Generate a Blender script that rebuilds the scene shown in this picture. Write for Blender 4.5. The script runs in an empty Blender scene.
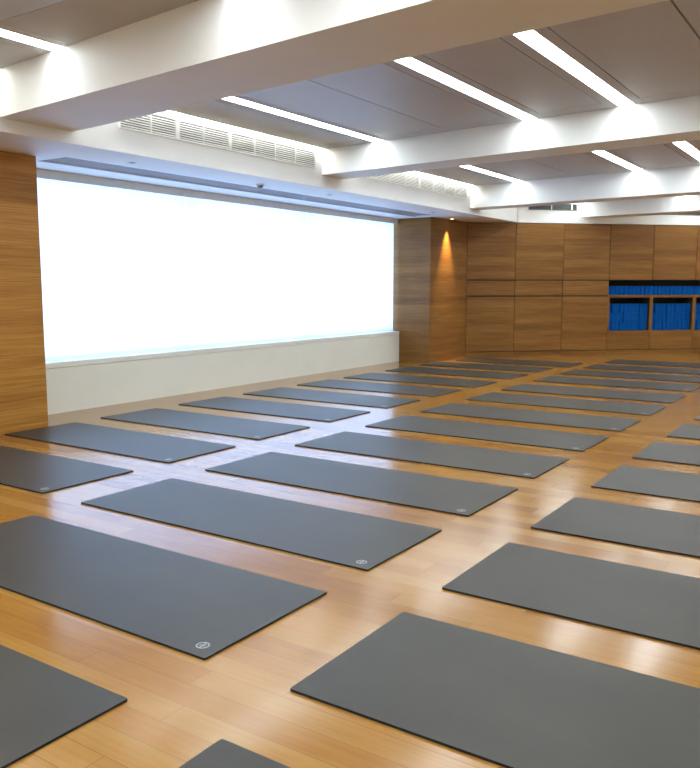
import bpy, bmesh, math, random
from mathutils import Vector, Matrix
random.seed(7)
S = bpy.context.scene
COL = S.collection
PI = math.pi

# ------------------------------------------------------------------ camera
cam_d = bpy.data.cameras.new('camera')
cam = bpy.data.objects.new('camera', cam_d)
COL.objects.link(cam)
cam_d.sensor_fit = 'HORIZONTAL'
cam_d.sensor_width = 36.0
cam_d.lens = 793.34 / 700 * 36.0
cam_d.clip_start = 0.05
cam.location = (5.6198, -3.0882, 1.1360)
cam.rotation_euler = (PI / 2 - 0.12175, 0, 0.58964)
S.camera = cam

# ------------------------------------------------------------------ light and exposure
DAY = 5.6            # sky brightness outside the blinds
LAMP = 17.5          # diffuser strength of the ceiling lights
COVE = 42.0           # slot light along the soffit
SPOT = 300.0          # the recessed downlight that washes the pillar
w = bpy.data.worlds.new('sky')
S.world = w
w.use_nodes = True
bg = w.node_tree.nodes['Background']
bg.inputs['Color'].default_value = (0.37, 0.60, 1.0, 1)
bg.inputs['Strength'].default_value = DAY
S.view_settings.view_transform = 'Standard'
S.view_settings.look = 'None'
S.view_settings.exposure = 0.15
S.view_settings.gamma = 1.0
S.view_settings.use_curve_mapping = False
S.cycles.use_denoising = True
S.cycles.max_bounces = 8
S.cycles.diffuse_bounces = 5
S.cycles.glossy_bounces = 4
S.cycles.transmission_bounces = 4
S.cycles.transparent_max_bounces = 8
S.cycles.sample_clamp_indirect = 6.0
S.cycles.caustics_reflective = False
S.cycles.caustics_refractive = False

# ------------------------------------------------------------------ materials
class NT:
    def __init__(s, name):
        s.m = bpy.data.materials.new(name)
        s.m.use_nodes = True
        s.t = s.m.node_tree
        s.b = s.t.nodes['Principled BSDF']
        s.out = s.t.nodes['Material Output']
    def n(s, typ, **kw):
        x = s.t.nodes.new(typ)
        for k, v in kw.items():
            setattr(x, k, v)
        return x
    def l(s, a, b):
        s.t.links.new(a, b)
    def math(s, op, a, b=None, c=None):
        x = s.n('ShaderNodeMath', operation=op)
        for i, v in enumerate((a, b, c)):
            if v is None:
                continue
            if isinstance(v, (int, float)):
                x.inputs[i].default_value = v
            else:
                s.l(v, x.inputs[i])
        return x.outputs[0]
    def ramp(s, fac, stops):
        r = s.n('ShaderNodeValToRGB')
        e = r.color_ramp.elements
        while len(e) < len(stops):
            e.new(0.5)
        for q, (p, c) in zip(e, stops):
            q.position = p
            q.color = (*c, 1)
        s.l(fac, r.inputs[0])
        return r.outputs[0]
    def mix(s, fac, a, b, mode='MIX'):
        x = s.n('ShaderNodeMix', data_type='RGBA', blend_type=mode)
        for sock, v in ((x.inputs[0], fac), (x.inputs[6], a), (x.inputs[7], b)):
            if isinstance(v, (int, float)):
                sock.default_value = v
            elif isinstance(v, tuple):
                sock.default_value = (*v, 1)
            else:
                s.l(v, sock)
        return x.outputs[2]
    def bump(s, h, strength, dist=0.002):
        x = s.n('ShaderNodeBump')
        x.inputs['Strength'].default_value = strength
        x.inputs['Distance'].default_value = dist
        s.l(h, x.inputs['Height'])
        s.l(x.outputs[0], s.b.inputs['Normal'])
    def noise(s, vec, scale, detail=3, rough=0.5):
        x = s.n('ShaderNodeTexNoise')
        x.inputs['Scale'].default_value = scale
        x.inputs['Detail'].default_value = detail
        x.inputs['Roughness'].default_value = rough
        s.l(vec, x.inputs['Vector'])
        return x.outputs['Fac']
    def stretch(s, vec, sc):
        x = s.n('ShaderNodeMapping')
        x.inputs['Scale'].default_value = sc
        s.l(vec, x.inputs['Vector'])
        return x.outputs[0]

def paint(name, col, rough=0.6, var=0.03):
    k = NT(name)
    tc = k.n('ShaderNodeTexCoord').outputs['Object']
    f = k.noise(tc, 2.5, 4)
    c1 = tuple(c * (1 - var) for c in col)
    k.l(k.ramp(f, [(0.35, c1), (0.65, col)]), k.b.inputs['Base Color'])
    k.b.inputs['Roughness'].default_value = rough
    k.bump(k.noise(tc, 180, 2), 0.05, 0.001)
    return k.m

def glow(name, col, strength):
    k = NT(name)
    k.b.inputs['Base Color'].default_value = (0.8, 0.8, 0.8, 1)
    k.b.inputs['Emission Color'].default_value = (*col, 1)
    k.b.inputs['Emission Strength'].default_value = strength
    return k.m

def veneer(name, dark, mid, light, rough=0.38):
    k = NT(name)
    tc = k.n('ShaderNodeTexCoord').outputs['Object']
    rnd = k.n('ShaderNodeObjectInfo').outputs['Random']
    off = k.n('ShaderNodeCombineXYZ')
    k.l(k.math('MULTIPLY', rnd, 37.0), off.inputs[0])
    k.l(k.math('MULTIPLY', rnd, 11.0), off.inputs[2])
    add = k.n('ShaderNodeVectorMath', operation='ADD')
    k.l(tc, add.inputs[0]); k.l(off.outputs[0], add.inputs[1])
    v = add.outputs[0]
    # laid-up veneer leaves, about nine centimetres tall, each with its own tone
    sep = k.n('ShaderNodeSeparateXYZ'); k.l(v, sep.inputs[0])
    leaf = k.math('FLOOR', k.math('DIVIDE', sep.outputs[2], 0.115))
    lw = k.n('ShaderNodeTexWhiteNoise', noise_dimensions='1D')
    k.l(leaf, lw.inputs['W'])
    band = k.noise(k.stretch(v, (0.35, 0.35, 6.0)), 1.6, 3, 0.55)
    grain = k.noise(k.stretch(v, (0.9, 0.9, 55.0)), 2.2, 5, 0.6)
    fine = k.noise(k.stretch(v, (3.0, 3.0, 260.0)), 1.5, 2, 0.5)
    f = k.math('MULTIPLY_ADD', band, 0.30, k.math('MULTIPLY', grain, 0.48))
    f = k.math('ADD', f, k.math('MULTIPLY', lw.outputs['Value'], 0.07))
    f = k.math('ADD', f, k.math('MULTIPLY', fine, 0.19))
    k.l(k.ramp(f, [(0.38, dark), (0.52, mid), (0.68, light)]), k.b.inputs['Base Color'])
    k.b.inputs['Roughness'].default_value = rough
    k.b.inputs['Specular IOR Level'].default_value = 0.25
    k.bump(grain, 0.08, 0.001)
    return k.m

def bamboo_floor():
    k = NT('bamboo floorboards')
    tc = k.n('ShaderNodeTexCoord').outputs['Object']
    sep = k.n('ShaderNodeSeparateXYZ'); k.l(tc, sep.inputs[0])
    X, Y = sep.outputs[0], sep.outputs[1]
    r = k.math('DIVIDE', k.math('ADD', Y, 20.046), 0.0925)
    row = k.math('FLOOR', r); fy = k.math('FRACT', r)
    w1 = k.n('ShaderNodeTexWhiteNoise', noise_dimensions='1D'); k.l(row, w1.inputs['W'])
    L = 1.45
    bx = k.math('ADD', k.math('DIVIDE', X, L), k.math('MULTIPLY', w1.outputs['Value'], 7.0))
    cell = k.math('FLOOR', bx); fx = k.math('FRACT', bx)
    cmb = k.n('ShaderNodeCombineXYZ'); k.l(row, cmb.inputs[0]); k.l(cell, cmb.inputs[1])
    w2 = k.n('ShaderNodeTexWhiteNoise', noise_dimensions='2D'); k.l(cmb.outputs[0], w2.inputs['Vector'])
    tone = w2.outputs['Value']
    offv = k.n('ShaderNodeCombineXYZ')
    k.l(k.math('MULTIPLY', tone, 90.0), offv.inputs[0])
    add = k.n('ShaderNodeVectorMath', operation='ADD'); k.l(tc, add.inputs[0]); k.l(offv.outputs[0], add.inputs[1])
    v = add.outputs[0]
    grain = k.noise(k.stretch(v, (1.6, 45.0, 1.0)), 2.0, 4, 0.6)
    patch = k.noise(k.stretch(v, (2.2, 5.0, 1.0)), 1.7, 3, 0.5)
    f = k.math('ADD', k.math('ADD', 0.07, k.math('MULTIPLY', tone, 0.28)), k.math('MULTIPLY', grain, 0.34))
    f = k.math('ADD', f, k.math('MULTIPLY', patch, 0.26))
    col = k.ramp(f, [(0.26, (0.225, 0.086, 0.012)), (0.50, (0.325, 0.148, 0.026)), (0.76, (0.40, 0.225, 0.060))])
    # knuckle marks of the bamboo: small darker flecks
    vor = k.n('ShaderNodeTexVoronoi'); vor.inputs['Scale'].default_value = 1.0
    k.l(k.stretch(v, (3.2, 22.0, 1.0)), vor.inputs['Vector'])
    fleck = k.math('MULTIPLY', k.math('LESS_THAN', vor.outputs['Distance'], 0.13), 0.16)
    col = k.mix(fleck, col, (0.26, 0.11, 0.035))
    # seams
    sy = k.math('LESS_THAN', k.math('MINIMUM', fy, k.math('SUBTRACT', 1.0, fy)), 0.014)
    sx = k.math('LESS_THAN', k.math('MINIMUM', fx, k.math('SUBTRACT', 1.0, fx)), 0.0011)
    seam = k.math('MAXIMUM', sy, sx)
    col = k.mix(k.math('MULTIPLY', seam, 0.62), col, (0.16, 0.062, 0.018))
    k.l(col, k.b.inputs['Base Color'])
    rg = k.math('MULTIPLY_ADD', k.noise(tc, 3.0, 3), 0.012, 0.165)
    k.l(rg, k.b.inputs['Roughness'])
    k.b.inputs['Specular IOR Level'].default_value = 0.50
    h = k.math('SUBTRACT', k.math('MULTIPLY', grain, 0.12), seam)
    k.bump(h, 0.05, 0.0004)
    return k.m

def rubber(name, base):
    k = NT(name)
    tc = k.n('ShaderNodeTexCoord').outputs['Object']
    rnd = k.n('ShaderNodeObjectInfo').outputs['Random']
    a = k.noise(k.stretch(tc, (1.0, 2.2, 1.0)), 1.6, 4, 0.55)
    c = k.ramp(a, [(0.3, tuple(x * 0.86 for x in base)), (0.7, tuple(x * 1.14 for x in base))])
    c = k.mix(k.math('MULTIPLY', rnd, 0.16), c, tuple(x * 1.35 for x in base))
    k.l(c, k.b.inputs['Base Color'])
    k.b.inputs['Roughness'].default_value = 0.43
    k.b.inputs['Specular IOR Level'].default_value = 0.28
    k.bump(k.noise(tc, 420, 2), 0.25, 0.0006)
    return k.m

def blind_cloth():
    k = NT('white roller blind cloth')
    tc = k.n('ShaderNodeTexCoord').outputs['Object']
    weave = k.noise(k.stretch(tc, (60, 60, 60)), 4, 2)
    col = k.ramp(weave, [(0.3, (0.86, 0.88, 0.90)), (0.7, (0.92, 0.93, 0.94))])
    d = k.n('ShaderNodeBsdfDiffuse'); t = k.n('ShaderNodeBsdfTranslucent'); m = k.n('ShaderNodeMixShader')
    k.l(col, d.inputs['Color']); k.l(col, t.inputs['Color'])
    m.inputs[0].default_value = 0.62
    k.l(d.outputs[0], m.inputs[1]); k.l(t.outputs[0], m.inputs[2])
    k.l(m.outputs[0], k.out.inputs['Surface'])
    return k.m

def pane():
    k = NT('clear window glass')
    t = k.n('ShaderNodeBsdfTransparent'); g = k.n('ShaderNodeBsdfGlossy'); m = k.n('ShaderNodeMixShader')
    g.inputs['Roughness'].default_value = 0.02
    m.inputs[0].default_value = 0.06
    k.l(t.outputs[0], m.inputs[1]); k.l(g.outputs[0], m.inputs[2])
    k.l(m.outputs[0], k.out.inputs['Surface'])
    return k.m

def plain(name, col, rough=0.5, metal=0.0):
    k = NT(name)
    tc = k.n('ShaderNodeTexCoord').outputs['Object']
    f = k.noise(tc, 12, 3)
    k.l(k.ramp(f, [(0.3, tuple(c * 0.92 for c in col)), (0.7, col)]), k.b.inputs['Base Color'])
    k.b.inputs['Roughness'].default_value = rough
    k.b.inputs['Metallic'].default_value = metal
    return k.m

M = dict(
    floor=bamboo_floor(),
    white=paint('white emulsion paint', (0.86, 0.86, 0.82)),
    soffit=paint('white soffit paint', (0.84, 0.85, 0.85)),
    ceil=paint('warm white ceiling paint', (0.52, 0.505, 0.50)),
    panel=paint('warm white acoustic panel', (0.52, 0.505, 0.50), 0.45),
    sill=paint('cream window sill paint', (0.86, 0.87, 0.79), 0.4),
    wood=veneer('honey wood veneer', (0.29, 0.115, 0.020), (0.43, 0.195, 0.038), (0.57, 0.29, 0.070), 0.36),
    cabinet=veneer('cabinet wood veneer', (0.135, 0.052, 0.011), (0.215, 0.095, 0.021), (0.33, 0.170, 0.042), 0.40),
    inside=plain('dark cabinet lining', (0.030, 0.022, 0.016), 0.7),
    edge=plain('mat edge shade black', (0.006, 0.006, 0.006), 0.9),  # near-black for the mat sides, shade painted into the colour
    mat=rubber('charcoal rubber mat', (0.050, 0.045, 0.036)),
    logo=plain('pale grey mat print', (0.40, 0.42, 0.42), 0.5),
    blue=plain('blue foam', (0.002, 0.080, 0.33), 0.9),
    metal=plain('white painted metal', (0.80, 0.80, 0.76), 0.4),
    alu=plain('grey anodised aluminium', (0.60, 0.62, 0.66), 0.4, 0.1),
    dark=plain('dark vent cavity', (0.035, 0.033, 0.030), 0.8),
    grey=plain('vent cavity grey', (0.09, 0.085, 0.09), 0.8),
    steel=plain('dull steel louvre', (0.20, 0.21, 0.20), 0.45, 0.4),
    blind=blind_cloth(), pane=pane(),
    lamp=glow('ceiling light diffuser', (0.85, 0.945, 1.0), LAMP),
    cove=glow('slot light diffuser', (0.97, 1.0, 0.96), COVE),
    bulb=glow('downlight lamp', (1.0, 0.80, 0.52), 12.0),
)

M['blue'].node_tree.nodes['Principled BSDF'].inputs['Specular IOR Level'].default_value = 0.08

# ------------------------------------------------------------------ mesh helpers
def box(bm, x0, x1, y0, y1, z0, z1):
    v = [bm.verts.new(p) for p in ((x0, y0, z0), (x1, y0, z0), (x1, y1, z0), (x0, y1, z0),
                                   (x0, y0, z1), (x1, y0, z1), (x1, y1, z1), (x0, y1, z1))]
    for f in ((3, 2, 1, 0), (4, 5, 6, 7), (0, 1, 5, 4), (1, 2, 6, 5), (2, 3, 7, 6), (3, 0, 4, 7)):
        bm.faces.new([v[i] for i in f])

def prism(bm, pts, z0, z1):
    a = [bm.verts.new((x, y, z0)) for x, y in pts]
    b = [bm.verts.new((x, y, z1)) for x, y in pts]
    n = len(pts)
    bm.faces.new(a[::-1]); bm.faces.new(b)
    for i in range(n):
        bm.faces.new([a[i], a[(i + 1) % n], b[(i + 1) % n], b[i]])

def cyl(bm, x, y, z0, z1, r, n=32, r2=None):
    r2 = r if r2 is None else r2
    a = [bm.verts.new((x + r * math.cos(2 * PI * i / n), y + r * math.sin(2 * PI * i / n), z0)) for i in range(n)]
    b = [bm.verts.new((x + r2 * math.cos(2 * PI * i / n), y + r2 * math.sin(2 * PI * i / n), z1)) for i in range(n)]
    bm.faces.new(a[::-1]); bm.faces.new(b)
    for i in range(n):
        bm.faces.new([a[i], a[(i + 1) % n], b[(i + 1) % n], b[i]])

def ring(bm, x, y, z0, z1, ri, ro, n=40):
    q = []
    for r, z in ((ri, z0), (ro, z0), (ro, z1), (ri, z1)):
        q.append([bm.verts.new((x + r * math.cos(2 * PI * i / n), y + r * math.sin(2 * PI * i / n), z)) for i in range(n)])
    for j in range(4):
        a, b = q[j], q[(j + 1) % 4]
        for i in range(n):
            bm.faces.new([a[i], a[(i + 1) % n], b[(i + 1) % n], b[i]])

def make(name, bm, mat, parent=None, bevel=0.0, seg=2):
    if bevel:
        bmesh.ops.bevel(bm, geom=list(bm.edges), offset=bevel, segments=seg, affect='EDGES', profile=0.6)
    bmesh.ops.recalc_face_normals(bm, faces=list(bm.faces))
    me = bpy.data.meshes.new(name)
    bm.to_mesh(me); bm.free()
    me.materials.append(mat)
    o = bpy.data.objects.new(name, me)
    COL.objects.link(o)
    if parent is not None:
        o.parent = parent
    return o

def boxes(name, lst, mat, parent=None, bevel=0.0):
    bm = bmesh.new()
    for b in lst:
        box(bm, *b)
    return make(name, bm, mat, parent, bevel, 1 if len(lst) > 6 else 2)

def empty(name, loc=(0, 0, 0), rz=0.0):
    o = bpy.data.objects.new(name, None)
    COL.objects.link(o)
    o.empty_display_size = 0.1
    o.location = loc
    o.rotation_euler = (0, 0, rz)
    return o

def tag(o, label, cat, group=None):
    o['label'] = label
    o['category'] = cat
    if group:
        o['group'] = group
    return o

def struct(o, label=None, cat=None):
    o['kind'] = 'structure'
    if label:
        o['label'] = label
        o['category'] = cat
    return o

def recenter(o):
    """put a mesh object's origin at the bottom centre of its own geometry"""
    vs = [v.co for v in o.data.vertices]
    c = Vector(((min(v.x for v in vs) + max(v.x for v in vs)) / 2,
                (min(v.y for v in vs) + max(v.y for v in vs)) / 2, min(v.z for v in vs)))
    o.data.transform(Matrix.Translation(-c))
    o.location = c
    return o

# ------------------------------------------------------------------ room numbers (metres)
XR = 8.6             # right-hand wall
YN = -5.8            # wall behind the camera
ZS = 2.157           # soffit and cabinet top
ZC = 2.54            # ceiling
XF = 0.70            # fascia of the soffit
A0, B0 = 8.502, 0.961                      # back wall line: y = A0 + B0 x
KN = math.sqrt(1 + B0 * B0)
ANG = math.atan2(B0, 1)
DX, DY = 1 / KN, B0 / KN                   # along the back wall
NX, NY = -DY, DX                           # away from the room
def wallp(s, d=0.0):
    return (s * DX + d * NX, A0 + s * DY + d * NY)
SK = -0.095                                # the beams run slightly askew
def yb(v0, x):
    return v0 + SK * (x - 0.7)
BEAMS = [(0.110, 0.690, 2.243), (3.74, 4.13, 2.286), (7.31, 7.66, 2.238), (9.98, 10.37, 2.262)]

# ------------------------------------------------------------------ shell
bm = bmesh.new()
prism(bm, [(-0.75, YN), (XR, YN), (XR, wallp(XR * KN)[1] + 0.3), (-0.75, wallp(0)[1] + 0.3)], -0.06, 0.0)
struct(make('floor', bm, M['floor']))

# window wall: low parapet with its sill, then the opening, then the head above
WY0, WY1 = 0.87, 7.45
win = empty('window_1', (-0.52, (WY0 + WY1) / 2, 0)); struct(win)
def wbox(name, lst, mat, bevel=0):
    c = win.location
    return boxes(name, [(a - c.x, b - c.x, d - c.y, e - c.y, f, g) for a, b, d, e, f, g in lst], mat, win, bevel)
wbox('sill', [(-0.80, -0.517, WY0, WY1 - 0.004, 0.413, 0.462)], M['sill'], 0.004)
fr = []
fr.append((-0.80, -0.75, WY0, WY1, 0.462, 0.50)); fr.append((-0.80, -0.75, WY0, WY1, 2.10, 2.157))
for y in (WY0, 3.05, 5.20, WY1 - 0.05):
    fr.append((-0.80, -0.75, y, y + 0.05, 0.50, 2.10))
wbox('window_frame', fr, M['alu'])
wbox('pane', [(-0.785, -0.779, WY0 + 0.05, WY1 - 0.05, 0.50, 2.10)], M['pane'])
struct(boxes('wall_left', [(-0.80, -0.524, WY0, WY1, 0.0, 0.410),
                           (-0.80, -0.66, WY0, WY1, 2.16, 2.6)], M['sill']))
# painted wall further to the front, beyond the wooden pillar
bm = bmesh.new(); box(bm, -0.75, -0.45, YN, -2.6, 0, 2.6)
struct(make('wall_left', bm, M['white']))
bm = bmesh.new(); box(bm, -0.75, XR + 0.15, YN - 0.15, YN, 0, 2.6)
struct(make('wall_front', bm, M['white']))
bm = bmesh.new(); box(bm, XR, XR + 0.15, YN, 17.2, 0, 2.6)
struct(make('wall_right', bm, M['white']))
# back wall: bulkhead above the cabinets and the plain wall behind them
bm = bmesh.new()
SR = XR * KN
prism(bm, [wallp(-1.2, 0), wallp(SR + 0.1, 0), wallp(SR + 0.1, 0.46), wallp(-1.2, 0.46)], ZS + 0.003, 2.6)
prism(bm, [wallp(-1.2, 0.44), wallp(SR + 0.1, 0.44), wallp(SR + 0.1, 0.54), wallp(-1.2, 0.54)], 0, ZS + 0.003)
struct(make('wall_back', bm, M['white']))

# soffit over the window with a long recessed slot
SX0, SX1, SY0, SY1 = -0.20, 0.17, 1.02, 7.33
bm = bmesh.new()
box(bm, -0.66, SX0, WY0 - 3.5, 8.9, ZS, 2.6)
box(bm, SX1, XF, WY0 - 3.5, 9.03, ZS, 2.6)
box(bm, SX0, SX1, WY0 - 3.5, SY0, ZS, 2.6)
box(bm, SX0, SX1, SY1, 8.7, ZS, 2.6)
box(bm, SX0, SX1, SY0, SY1, ZS + 0.06, 2.6)
struct(make('trim_1', bm, M['soffit']))
bm = bmesh.new(); box(bm, -0.66, XF, YN, WY0 - 3.5, ZS, 2.6)
struct(make('trim_2', bm, M['soffit']))

# linear air diffuser sitting in that slot
t = tag(empty('linear_air_diffuser', (0, (SY0 + SY1) / 2, ZS)), 'long grey slotted air diffuser set in the soffit above the window', 'air diffuser')
cy = t.location.y
boxes('back_plate', [(SX0 + 0.004, SX1 - 0.004, SY0 + 0.004 - cy, SY1 - 0.004 - cy, 0.05, 0.058)], M['alu'], t)
boxes('slot_blade', [(x, x + 0.012, SY0 + 0.004 - cy, SY1 - 0.004 - cy, 0.012, 0.05) for x in (-0.15, -0.09, -0.03, 0.03, 0.09)], M['alu'], t)
boxes('frame', [(SX0 + 0.003, SX0 + 0.015, SY0 + 0.003 - cy, SY1 - 0.003 - cy, 0.002, 0.05),
                (SX1 - 0.015, SX1 - 0.003, SY0 + 0.003 - cy, SY1 - 0.003 - cy, 0.002, 0.05),
                (SX0 + 0.015, SX1 - 0.015, SY0 + 0.003 - cy, SY0 + 0.012 - cy, 0.002, 0.05)], M['alu'], t)

# ceiling slab with plain margins between the light troughs
LIGHTS = [1.435, 3.035, 3.853, 5.46, 6.27, 7.88]
SPANS = [(0.768, 1.286), (1.584, 2.246), (2.254, 2.886), (3.184, 3.704), (4.002, 4.642), (4.654, 5.311),
         (5.609, 6.121), (6.419, 7.060), (7.070, 7.731), (8.029, XR)]
MARGIN = 0.19
BAYS = [(YN, 0.110), (0.690, 3.74), (4.13, 7.31), (7.66, 9.98), (10.37, None)]
def yend(i, side, x):
    a, b = BAYS[i]
    if side == 0:
        return a if i == 0 else yb(a, x)
    if b is None:
        return A0 + B0 * x
    return yb(b, x)
bm = bmesh.new()
prism(bm, [(XF, YN), (XR, YN), (XR, wallp(SR)[1] + 0.2), (XF, wallp(XF * KN)[1] + 0.2)], ZC + 0.035, 2.62)
def skew(bm, x0, x1, f0, f1, z0, z1):
    prism(bm, [(x0, f0(x0)), (x1, f0(x1)), (x1, f1(x1)), (x0, f1(x0))], z0, z1)
MARGINS = [(0.768, 1.290), (1.580, 2.890), (3.180, 3.708), (3.998, 5.315), (5.605, 6.125), (6.415, 7.735), (8.025, XR)]
ENDS = {0: lambda x: -0.44, 1: lambda x: yb(3.74, x) - 0.20, 2: lambda x: yb(7.31, x) - 0.20}
for i in range(5):
    for x0, x1 in MARGINS:
        if i == 4 and x0 < 2.0:
            continue
        if i in (3, 4):
            skew(bm, x0, x1, lambda x: yend(i, 0, x), lambda x: yend(i, 1, x), ZC, ZC + 0.035)
            continue
        skew(bm, x0, x1, ENDS[i], lambda x: yend(i, 1, x), ZC, ZC + 0.035)
        if i == 0:
            skew(bm, x0, x1, lambda x: YN, lambda x: YN + 0.2, ZC, ZC + 0.035)
        else:
            skew(bm, x0, x1, lambda x: yend(i, 0, x), lambda x: yend(i, 0, x) + 0.12, ZC, ZC + 0.035)
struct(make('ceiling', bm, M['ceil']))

# beams
for n, (a, b, zb) in enumerate(BEAMS):
    def hit(v0):                      # where the beam side meets the back wall or the fascia
        x = (v0 + 0.7 * -SK - A0) / (B0 - SK)
        return max(x, XF + 0.001)
    xa, xb = hit(a), hit(b)
    bm = bmesh.new()
    prism(bm, [(xa, yb(a, xa)), (XR - 0.001, yb(a, XR)), (XR - 0.001, yb(b, XR)), (xb, yb(b, xb))], zb, 2.56)
    struct(make('trim_%d' % (n + 3), bm, M['white']))

# ------------------------------------------------------------------ ceiling panels
pos_x = ['beside the window fascia', 'left of the first panel joint', 'right of the first panel joint', 'between the close pair of lights',
         'right of the close pair of lights', 'past the wide panel joint', 'sixth gap', 'seventh gap', 'eighth gap', 'by the far right wall']
NAME_BAY = {1: 'in the bay between the two nearest beams', 2: 'in the bay behind the second beam'}
for i in (0, 1, 2):
    for j, (x0, x1) in enumerate(SPANS):
        if i == 1 and x0 > 5: continue
        if i == 0 and x0 > 4.7 and False: continue
        if i == 2 and x0 > 4.7: continue
        bm = bmesh.new()
        g = 0.005
        lo = (lambda x: YN + 0.2 + g) if i == 0 else (lambda x: yend(i, 0, x) + 0.12 + g)
        hi = lambda x: ENDS[i](x) - 0.007
        skew(bm, x0, x1, lo, hi, ZC, ZC + 0.034)
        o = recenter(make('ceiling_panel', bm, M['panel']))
        if i == 0:
            lab = 'flat grey-white ceiling panel in front of the nearest beam, %s' % (
                'at the top left corner of the photo' if j == 1 else 'beside the light at top left' if j == 0 else pos_x[j])
        else:
            lab = 'flat off-white ceiling panel %s, %s' % (NAME_BAY[i], pos_x[j])
        tag(o, lab, 'ceiling panel', 'ceiling panels between the beams')

# ------------------------------------------------------------------ ceiling lights
LIGHT_WORD = {1.435: 'nearest the window', 3.035: 'left one of the close pair', 3.853: 'right one of the close pair',
              5.46: 'beyond the right frame edge', 6.27: 'second beyond the right frame edge', 7.88: 'next to the right wall'}
BAY_WORD = {0: 'in front of the nearest beam', 1: 'between the two nearest beams', 2: 'behind the second beam',
            3: 'behind the third beam', 4: 'behind the fourth beam'}
def strip_light(x, i):
    y0, y1 = yend(i, 0, x), yend(i, 1, x)
    if i == 4:
        y1 -= 0.15
        if y1 - y0 < 1.0:
            return
    c = (x, (y0 + y1) / 2, ZC)
    t = empty('ceiling_light', c)
    g = 0.143
    def q(name, xs, z0, z1, mat, trim=0.0):
        bm = bmesh.new()
        for xa, xb in xs:
            f0 = lambda X: yend(i, 0, X + x) - c[1] + 0.004 + trim
            f1 = lambda X: (min(yend(i, 1, X + x), A0 + B0 * (X + x)) - (0.15 if i == 4 else 0)) - c[1] - 0.004 - trim
            skew(bm, xa, xb, f0, f1, z0, z1)
        return make(name, bm, mat, t)
    q('housing', [(-g, -0.0605), (0.0605, g)], 0.0, 0.034, M['ceil'])
    q('diffuser', [(-0.0595, 0.0595)], 0.004, 0.03, M['lamp'], 0.002)
    tag(t, 'long recessed strip light %s, %s' % (BAY_WORD[i], LIGHT_WORD[x]), 'ceiling light', 'strip lights across the ceiling')
for i in (0, 1, 2, 3, 4):
    for x in LIGHTS:
        if i == 4 and x < 3:
            continue
        strip_light(x, i)
# slim slot light along the top of the fascia in each bay
for i in (0, 1, 2, 3):
    y0 = yend(i, 0, 0.73) + 0.004; y1 = min(yend(i, 1, 0.73), 8.9) - 0.004
    if i == 0: y0 = YN + 0.01
    t = empty('slot_light', (0.73, (y0 + y1) / 2, ZC))
    h = (y1 - y0) / 2
    boxes('housing', [(-0.028, -0.013, -h, h, 0.0, 0.03), (0.016, 0.034, -h, h, 0.0, 0.03)], M['metal'], t)
    boxes('diffuser', [(-0.012, 0.015, -h, h, 0.004, 0.028)], M['cove'], t)
    tag(t, 'slim slot light along the window fascia %s' % BAY_WORD[i], 'slot light', 'slot lights along the fascia')

# ------------------------------------------------------------------ fascia vents
def fascia_vent(y0, y1, z0, z1, singles, doubles, label):
    c = Vector((XF, (y0 + y1) / 2, z0))
    t = tag(empty('wall_vent', c), label, 'air vent', 'air vents above the window')
    def L(lst):
        return [(a, b, d - c.y, e - c.y, f - c.z, g - c.z) for a, b, d, e, f, g in lst]
    boxes('backing', L([(0.001, 0.003, y0 + 0.012, y1 - 0.012, z0 + 0.012, z1 - 0.008)]), M['grey'], t)
    fw = 0.014
    boxes('frame', L([(0.001, 0.016, y0, y1, z0, z0 + fw), (0.001, 0.016, y0, y1, z1 - 0.010, z1),
                      (0.001, 0.016, y0, y0 + fw, z0 + fw, z1 - 0.010), (0.001, 0.016, y1 - fw, y1, z0 + fw, z1 - 0.010)]), M['metal'], t)
    n = 8
    bm = bmesh.new()
    for k in range(n):
        z = z0 + 0.022 + (z1 - z0 - 0.036) * k / (n - 1)
        a = [bm.verts.new(p) for p in ((0.003, y0 + fw - c.y, z + 0.006 - c.z), (0.014, y0 + fw - c.y, z - 0.003 - c.z),
                                       (0.014, y1 - fw - c.y, z - 0.003 - c.z), (0.003, y1 - fw - c.y, z + 0.006 - c.z))]
        b = [bm.verts.new(v.co + Vector((0, 0, 0.006))) for v in a]
        bm.faces.new(a[::-1]); bm.faces.new(b)
        for i in range(4):
            bm.faces.new([a[i], a[(i + 1) % 4], b[(i + 1) % 4], b[i]])
    make('louvre', bm, M['metal'], t)
    for y in singles:
        boxes('divider', L([(0.002, 0.0165, y - 0.006, y + 0.006, z0 + fw, z1 - 0.010)]), M['metal'], t)
    for y in doubles:
        boxes('divider', L([(0.002, 0.017, y - 0.020, y + 0.020, z0 + fw, z1 - 0.010)]), M['metal'], t)
fascia_vent(1.10, 3.61, 2.335, 2.503, [1.42, 2.01, 2.67, 2.97, 3.28], [1.705, 2.335],
            'long white louvred air vent above the window, nearer one between the first two beams')
fascia_vent(4.40, 7.17, 2.352, 2.508, [4.75, 5.10, 5.46, 6.18, 6.51, 6.79], [5.81],
            'long white louvred air vent above the window, farther one behind the second beam')

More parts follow.
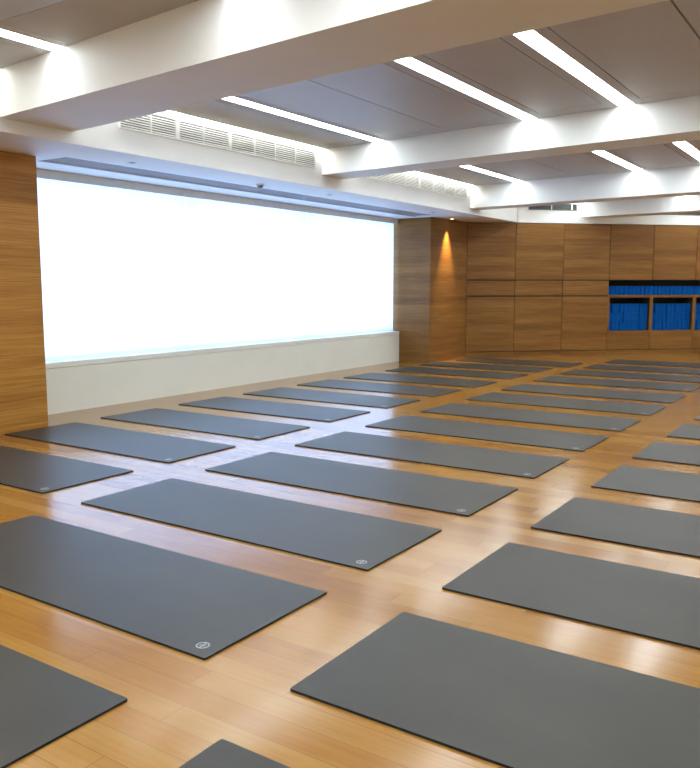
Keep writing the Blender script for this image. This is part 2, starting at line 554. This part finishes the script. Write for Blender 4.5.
# dark return-air grilles in the bulkhead over the cabinets
def bulk_vent(s0, s1, z0, z1, splits, label):
    p = wallp((s0 + s1) / 2)
    t = tag(empty('return_air_grille', (p[0], p[1], z0), ANG), label, 'air grille', 'dark grilles in the bulkhead')
    h = (s1 - s0) / 2; H = z1 - z0
    boxes('backing', [(-h + 0.01, h - 0.01, -0.004, -0.001, 0.01, H - 0.01)], M['dark'], t)
    boxes('frame', [(-h, h, -0.014, -0.001, 0, 0.01), (-h, h, -0.014, -0.001, H - 0.01, H),
                    (-h, -h + 0.012, -0.014, -0.001, 0.01, H - 0.01), (h - 0.012, h, -0.014, -0.001, 0.01, H - 0.01)], M['steel'], t)
    boxes('louvre', [(-h + 0.012, h - 0.012, -0.011, -0.004, z, z + 0.004) for z in [0.018 + 0.014 * k for k in range(int((H - 0.02) / 0.014))]], M['steel'], t)
    for s in splits:
        x = s - (s0 + s1) / 2
        boxes('divider', [(x - 0.008, x + 0.008, -0.015, -0.004, 0.01, H - 0.01)], M['metal'], t)
bulk_vent(1.10, 1.925, 2.362, 2.465, [1.49, 1.84], 'dark rectangular air grille over the closed cabinets at the back')
bulk_vent(3.05, 4.95, 2.320, 2.42, [3.7, 4.3], 'dark air grille over the shelving, half hidden by the farthest beam')

# ------------------------------------------------------------------ blinds
BS = [(0.90, 3.066), (3.082, 5.218), (5.234, 7.39)]
BW = ['left roller blind, partly behind the near wooden pillar', 'middle roller blind of the three', 'right roller blind, next to the far wooden pillar']
for (y0, y1), lab in zip(BS, BW):
    c = Vector((-0.60, (y0 + y1) / 2, 0.482))
    t = tag(empty('roller_blind', c), 'white translucent pulled-down ' + lab, 'window blind', 'roller blinds over the window')
    h = (y1 - y0) / 2
    bm = bmesh.new()
    n = 24
    rows = []
    for j in range(2):
        z = (0.022, 1.662)[j]
        rows.append([(0.0015 * math.sin(i * 1.7) * (1 - j), -h + 2 * h * i / n, z) for i in range(n + 1)])
    for off in (0.0, -0.0006):
        vv = [[bm.verts.new((p[0] + off, p[1], p[2])) for p in r] for r in rows[:]]
        for i in range(n):
            bm.faces.new([vv[0][i], vv[0][i + 1], vv[1][i + 1], vv[1][i]])
        break
    make('cloth', bm, M['blind'], t)
    boxes('bottom_rail', [(-0.006, 0.006, -h, h, -0.015, 0.024)], M['blind'], t, 0.003)
    bm = bmesh.new()
    cyl(bm, 0, 0, -h, h, 0.012, 20)
    bmesh.ops.rotate(bm, verts=bm.verts, cent=(0, 0, 0), matrix=Matrix.Rotation(PI / 2, 3, 'X'))
    bmesh.ops.translate(bm, verts=bm.verts, vec=(-0.014, 0, 1.655))
    make('roller_tube', bm, M['metal'], t)
# pelmet hiding the tubes
o = boxes('blind_pelmet', [(-0.573, -0.555, 0.875, 7.446, 2.078, 2.156)], M['metal'])
tag(recenter(o), 'grey pelmet running along the top of the white window blinds', 'pelmet')

# ------------------------------------------------------------------ wooden pillars
bm = bmesh.new(); box(bm, -0.70, 0.0, -2.6, 0.868, 0.0, ZS - 0.001)
o = recenter(make('wood_clad_pillar', bm, M['wood'], None, 0.002, 1))
tag(o, 'honey-coloured wood veneer pillar at the left edge, near end of the window', 'pillar')
bm = bmesh.new()
prism(bm, [(-0.64, 7.452), (0.0, 7.452), (0.0655, 8.563), (-0.64, 8.563)], 0.0, ZS - 0.001)
o = recenter(make('wood_clad_pillar', bm, M['cabinet'], None, 0.002, 1))
tag(o, 'wood veneer pillar between the window and the cabinets, lit by a warm downlight', 'pillar')

# downlights and detector in the soffit
def downlight(x, y, label, lit=False):
    t = tag(empty('recessed_downlight', (x, y, ZS)), label, 'downlight', 'small downlights in the soffit')
    bm = bmesh.new(); ring(bm, 0, 0, -0.004, -0.0005, 0.026, 0.038)
    make('trim_ring', bm, M['metal'] if lit else M['alu'], t)
    bm = bmesh.new(); cyl(bm, 0, 0, -0.0025, -0.0008, 0.0255)
    make('lamp', bm, M['bulb'] if lit else M['dark'], t)
    return t
downlight(0.378, 1.505, 'small unlit downlight in the soffit above the left blind')
downlight(0.401, 4.30, 'small unlit downlight in the soffit, just past the second beam')
downlight(0.396, 6.77, 'small unlit downlight in the soffit in front of the far pillar')
d = downlight(0.115, 7.91, 'small lit downlight in the soffit shining on the far wooden pillar', True)
sl = bpy.data.lights.new('downlight_beam', 'SPOT')
sl.energy = SPOT; sl.color = (1.0, 0.72, 0.36); sl.spot_size = math.radians(46); sl.spot_blend = 1.0; sl.shadow_soft_size = 0.02
so = bpy.data.objects.new('downlight_beam', sl); COL.objects.link(so)
so.parent = d; so.location = (0, 0, -0.012); so.rotation_euler = (0, math.radians(3), 0)

t = tag(empty('smoke_detector', (0.336, 3.184, ZS)), 'small round detector on the soffit above the middle blind', 'detector')
bm = bmesh.new(); cyl(bm, 0, 0, -0.012, -0.0005, 0.045, 32)
make('base', bm, M['metal'], t)
bm = bmesh.new(); cyl(bm, 0, 0, -0.034, -0.012, 0.020, 32, 0.036)
make('sensor_head', bm, M['steel'], t)
t = tag(empty('sprinkler_head', (-0.02, 4.39, ZS + 0.012)), 'tiny bright sprinkler head in the grey air diffuser', 'sprinkler')
bm = bmesh.new(); cyl(bm, 0, 0, -0.006, 0.0, 0.022, 24)
make('escutcheon', bm, M['metal'], t)
bm = bmesh.new(); cyl(bm, 0, 0, -0.026, -0.006, 0.006, 16); cyl(bm, 0, 0, -0.029, -0.026, 0.016, 20)
make('deflector', bm, M['metal'], t)

# ------------------------------------------------------------------ back cabinets
UNITS = [(0.0925, 0.905, 0), (0.905, 1.728, 0), (1.728, 2.540, 0), (2.540, 3.318, 1), (3.318, 4.110, 1), (4.110, 4.900, 1),
         (4.900, 5.700, 0), (5.700, 6.500, 0), (6.500, 7.300, 0), (7.300, 8.100, 0)]
ULAB = ['wood veneer cabinet with flush doors, leftmost, touching the far pillar', 'wood veneer cabinet with flush doors, second from the far pillar',
        'wood veneer cabinet with flush doors, directly left of the blue blocks', 'wood veneer cabinet holding the left open cubby of blue blocks',
        'wood veneer cabinet holding the second open cubby of blue blocks', 'wood veneer cabinet with open cubby, cut by the right frame edge',
        'wood veneer cabinet just past the right frame edge', 'wood veneer cabinet, second past the right frame edge',
        'wood veneer cabinet, third past the right frame edge', 'wood veneer cabinet, fourth past the right frame edge']
G = 0.0035
DEP = 0.42
for (s0, s1, kind), lab in zip(UNITS, ULAB):
    p = wallp(s0)
    t = tag(empty('storage_cabinet', (p[0], p[1], 0), ANG), lab, 'cabinet', 'wood cabinets along the back wall')
    W = s1 - s0
    boxes('plinth', [(0, W, 0.008, DEP, 0.0, 0.086)], M['cabinet'], t)
    def front(name, x0, x1, z0, z1):
        return boxes(name, [(x0, x1, 0.0, 0.019, z0, z1)], M['cabinet'], t, 0.0012)
    if kind == 0:
        boxes('carcass', [(0.001, W - 0.001, 0.024, DEP, 0.086, ZS - 0.002)], M['inside'], t)
        front('lower_door', G, W - G, 0.096, 0.978)
        front('flap_door', G, W - G, 0.998, 1.236)
    else:
        e = 0.0275
        boxes('carcass', [(0, e, 0.0, DEP, 0.402, 0.962), (W - e, W, 0.0, DEP, 0.402, 0.962), (e, W - e, 0.0, DEP, 0.402, 0.412)],
              M['cabinet'], t)
        boxes('shelf', [(0, W, 0.0, DEP, 0.962, 1.002)], M['cabinet'], t)
        boxes('lining', [(0.001, W - 0.001, 0.024, DEP, 0.086, 0.401), (0.001, W - 0.001, 0.024, DEP, 1.252, ZS - 0.002),
                         (0.0, W, DEP - 0.012, DEP, 0.40, 1.252), (e, W - e, 0.004, DEP - 0.012, 0.957, 0.961),
                         (e, e + 0.003, 0.02, DEP - 0.012, 0.414, 0.956), (W - e - 0.003, W - e, 0.004, DEP - 0.012, 0.414, 0.956)], M['inside'], t)
        front('drawer_front', G, W - G, 0.096, 0.398)
    front('upper_door', G, W - G, 1.254, ZS - 0.006)
# the cheek that closes the left end of the long niche
# ------------------------------------------------------------------ blue blocks
BWD, BHT, BDP = 0.0695, 0.147, 0.229
def block_mesh():
    bm = bmesh.new(); box(bm, -BWD / 2, BWD / 2, 0, BDP, 0, BHT)
    bmesh.ops.bevel(bm, geom=list(bm.edges), offset=0.0045, segments=2, affect='EDGES')
    bmesh.ops.recalc_face_normals(bm, faces=list(bm.faces))
    me = bpy.data.meshes.new('foam_block'); bm.to_mesh(me); bm.free(); me.materials.append(M['blue'])
    return me
BM = block_mesh()
ORD = ['first', 'second', 'third', 'fourth', 'fifth', 'sixth', 'seventh', 'eighth', 'ninth', 'tenth', 'eleventh', 'twelfth', 'thirteenth',
       'fourteenth', 'fifteenth', 'sixteenth', 'seventeenth', 'eighteenth', 'nineteenth', 'twentieth', 'twenty-first', 'twenty-second',
       'twenty-third', 'twenty-fourth', 'twenty-fifth', 'twenty-sixth', 'twenty-seventh', 'twenty-eighth', 'twenty-ninth', 'thirtieth', 'thirty-first']
first = None
def block(s, z, dep, label, group):
    global first
    p = wallp(s, dep)
    if first is None:
        first = o = bpy.data.objects.new('foam_block', BM)
    else:
        o = first.copy()
    COL.objects.link(o)
    o.location = (p[0], p[1], z); o.rotation_euler = (0, 0, ANG)
    tag(o, label, 'foam block', group)
CUB = ['left open cubby', 'second open cubby', 'cubby at the right frame edge']
for ci, (s0, s1, kind) in enumerate([u for u in UNITS if u[2] == 1]):
    a, b = s0 + 0.0275 + 0.0035, s1 - 0.0275 - 0.004
    n = 10
    wdt = (b - a) / n
    for r in range(3):
        for k in range(n):
            block(a + (k + 0.5) * wdt, 0.4125 + r * (BHT + 0.0012), 0.045 + random.uniform(0, 0.026),
                  'blue foam block, %s from left, %s row, %s' % (ORD[k], ('bottom', 'middle', 'top')[r], CUB[ci]),
                  'blue foam blocks in the cubbies')
a, b = 2.546, 4.89
n = 31
for k in range(n):
    block(a + (k + 0.5) * (b - a) / n, 1.0025, 0.05 + random.uniform(0, 0.014),
          'blue foam block on the long top shelf, %s from its left end' % ORD[k], 'blue foam blocks on the top shelf')

# ------------------------------------------------------------------ yoga mats
ML, MW, MT = 1.80, 0.645, 0.0075
mats = {
 0: [(0.030, -0.480, .001), (0.039, 0.452, -.002), (0.012, 1.379, -.001), (-0.004, 2.321, .001), (0.003, 3.252, -.003), (0.005, 4.193, .001),
     (0.032, 5.114, 0), (0.039, 6.118, 0), (0.026, 7.060, .001), (0.165, 7.985, -.002)],
 1: [(2.159, -2.354, 0), (2.167, -1.414, -.002), (2.168, -0.486, -.004), (2.175, 0.434, -.003), (2.161, 1.362, .001), (2.155, 2.312, -.006),
     (2.165, 3.226, .002), (2.166, 4.175, -.001), (2.162, 5.085, .003), (2.146, 6.095, -.003), (2.145, 7.030, .002), (2.164, 7.977, 0), (2.180, 8.936, 0)],
 2: [(4.309, -2.355, 0), (4.297, -1.418, .001), (4.304, -0.497, -.001), (4.302, 0.421, -.001), (4.302, 1.355, -.002), (4.293, 2.283, 0),
     (4.312, 3.219, .001), (4.328, 4.154, 0)],
}
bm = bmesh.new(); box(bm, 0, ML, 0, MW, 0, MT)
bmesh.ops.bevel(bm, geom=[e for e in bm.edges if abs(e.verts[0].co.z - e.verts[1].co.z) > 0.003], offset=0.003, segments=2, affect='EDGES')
MAT_ME = None
bmesh.ops.recalc_face_normals(bm, faces=list(bm.faces))
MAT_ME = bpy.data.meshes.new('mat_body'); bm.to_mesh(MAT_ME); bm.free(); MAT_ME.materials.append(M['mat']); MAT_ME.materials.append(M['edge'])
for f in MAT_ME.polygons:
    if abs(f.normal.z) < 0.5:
        f.material_index = 1  # side faces get the painted edge shade
# round printed mark near one corner: a ring with a slanted bar and two short arms
bm = bmesh.new()
ring(bm, 0, 0, 0.0, 0.0003, 0.0180, 0.0225, 48)
def bar(x0, y0, x1, y1, wd):
    d = Vector((x1 - x0, y1 - y0)); n = Vector((-d.y, d.x)).normalized() * wd / 2
    prism(bm, [(x0 - n.x, y0 - n.y), (x1 - n.x, y1 - n.y), (x1 + n.x, y1 + n.y), (x0 + n.x, y0 + n.y)], 0.0, 0.0003)
bar(0.003, -0.0185, -0.003, 0.0185, 0.0045)
bar(0.0075, -0.006, 0.0075, 0.011, 0.003)
bar(-0.0075, -0.011, -0.0075, 0.006, 0.003)
bmesh.ops.recalc_face_normals(bm, faces=list(bm.faces))
LOGO_ME = bpy.data.meshes.new('printed_mark'); bm.to_mesh(LOGO_ME); bm.free(); LOGO_ME.materials.append(M['logo'])
COLN = {0: 'in the window-side column', 1: 'in the middle column', 2: 'in the right-hand column'}
SPEC = {(0, 0): 'dark grey yoga mat in front of the near wooden pillar, cut by left edge',
        (0, 1): 'bluish grey yoga mat with one corner touching the near wooden pillar',
        (0, 9): 'dark yoga mat beside the far wooden pillar, last in the window-side column',
        (1, 0): 'dark grey yoga mat cut by the bottom left corner of the photo',
        (1, 1): 'large dark grey yoga mat, second from the front in the middle column',
        (1, 12): 'dark yoga mat farthest back in the middle column, nearest the cabinets',
        (2, 0): 'dark grey yoga mat showing only one corner at the bottom edge',
        (2, 1): 'large dark grey yoga mat at the bottom right, biggest in the right-hand column',
        (2, 7): 'dark yoga mat showing only a tip at the right edge, farthest in its column'}
for c in mats:
    for r, (x, y, a) in enumerate(mats[c]):
        t = empty('yoga_mat', (x, y, 0.0005), a)
        lab = SPEC.get((c, r), 'dark grey yoga mat, %s from the front %s' % (ORD[r], COLN[c]))
        tag(t, lab, 'yoga mat', 'yoga mats laid out on the floor')
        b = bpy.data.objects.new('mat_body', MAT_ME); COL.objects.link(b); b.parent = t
        g = bpy.data.objects.new('printed_mark', LOGO_ME); COL.objects.link(g); g.parent = t
        g.location = (ML - 0.068, 0.062, MT); g['label'] = 'pale round printed mark'
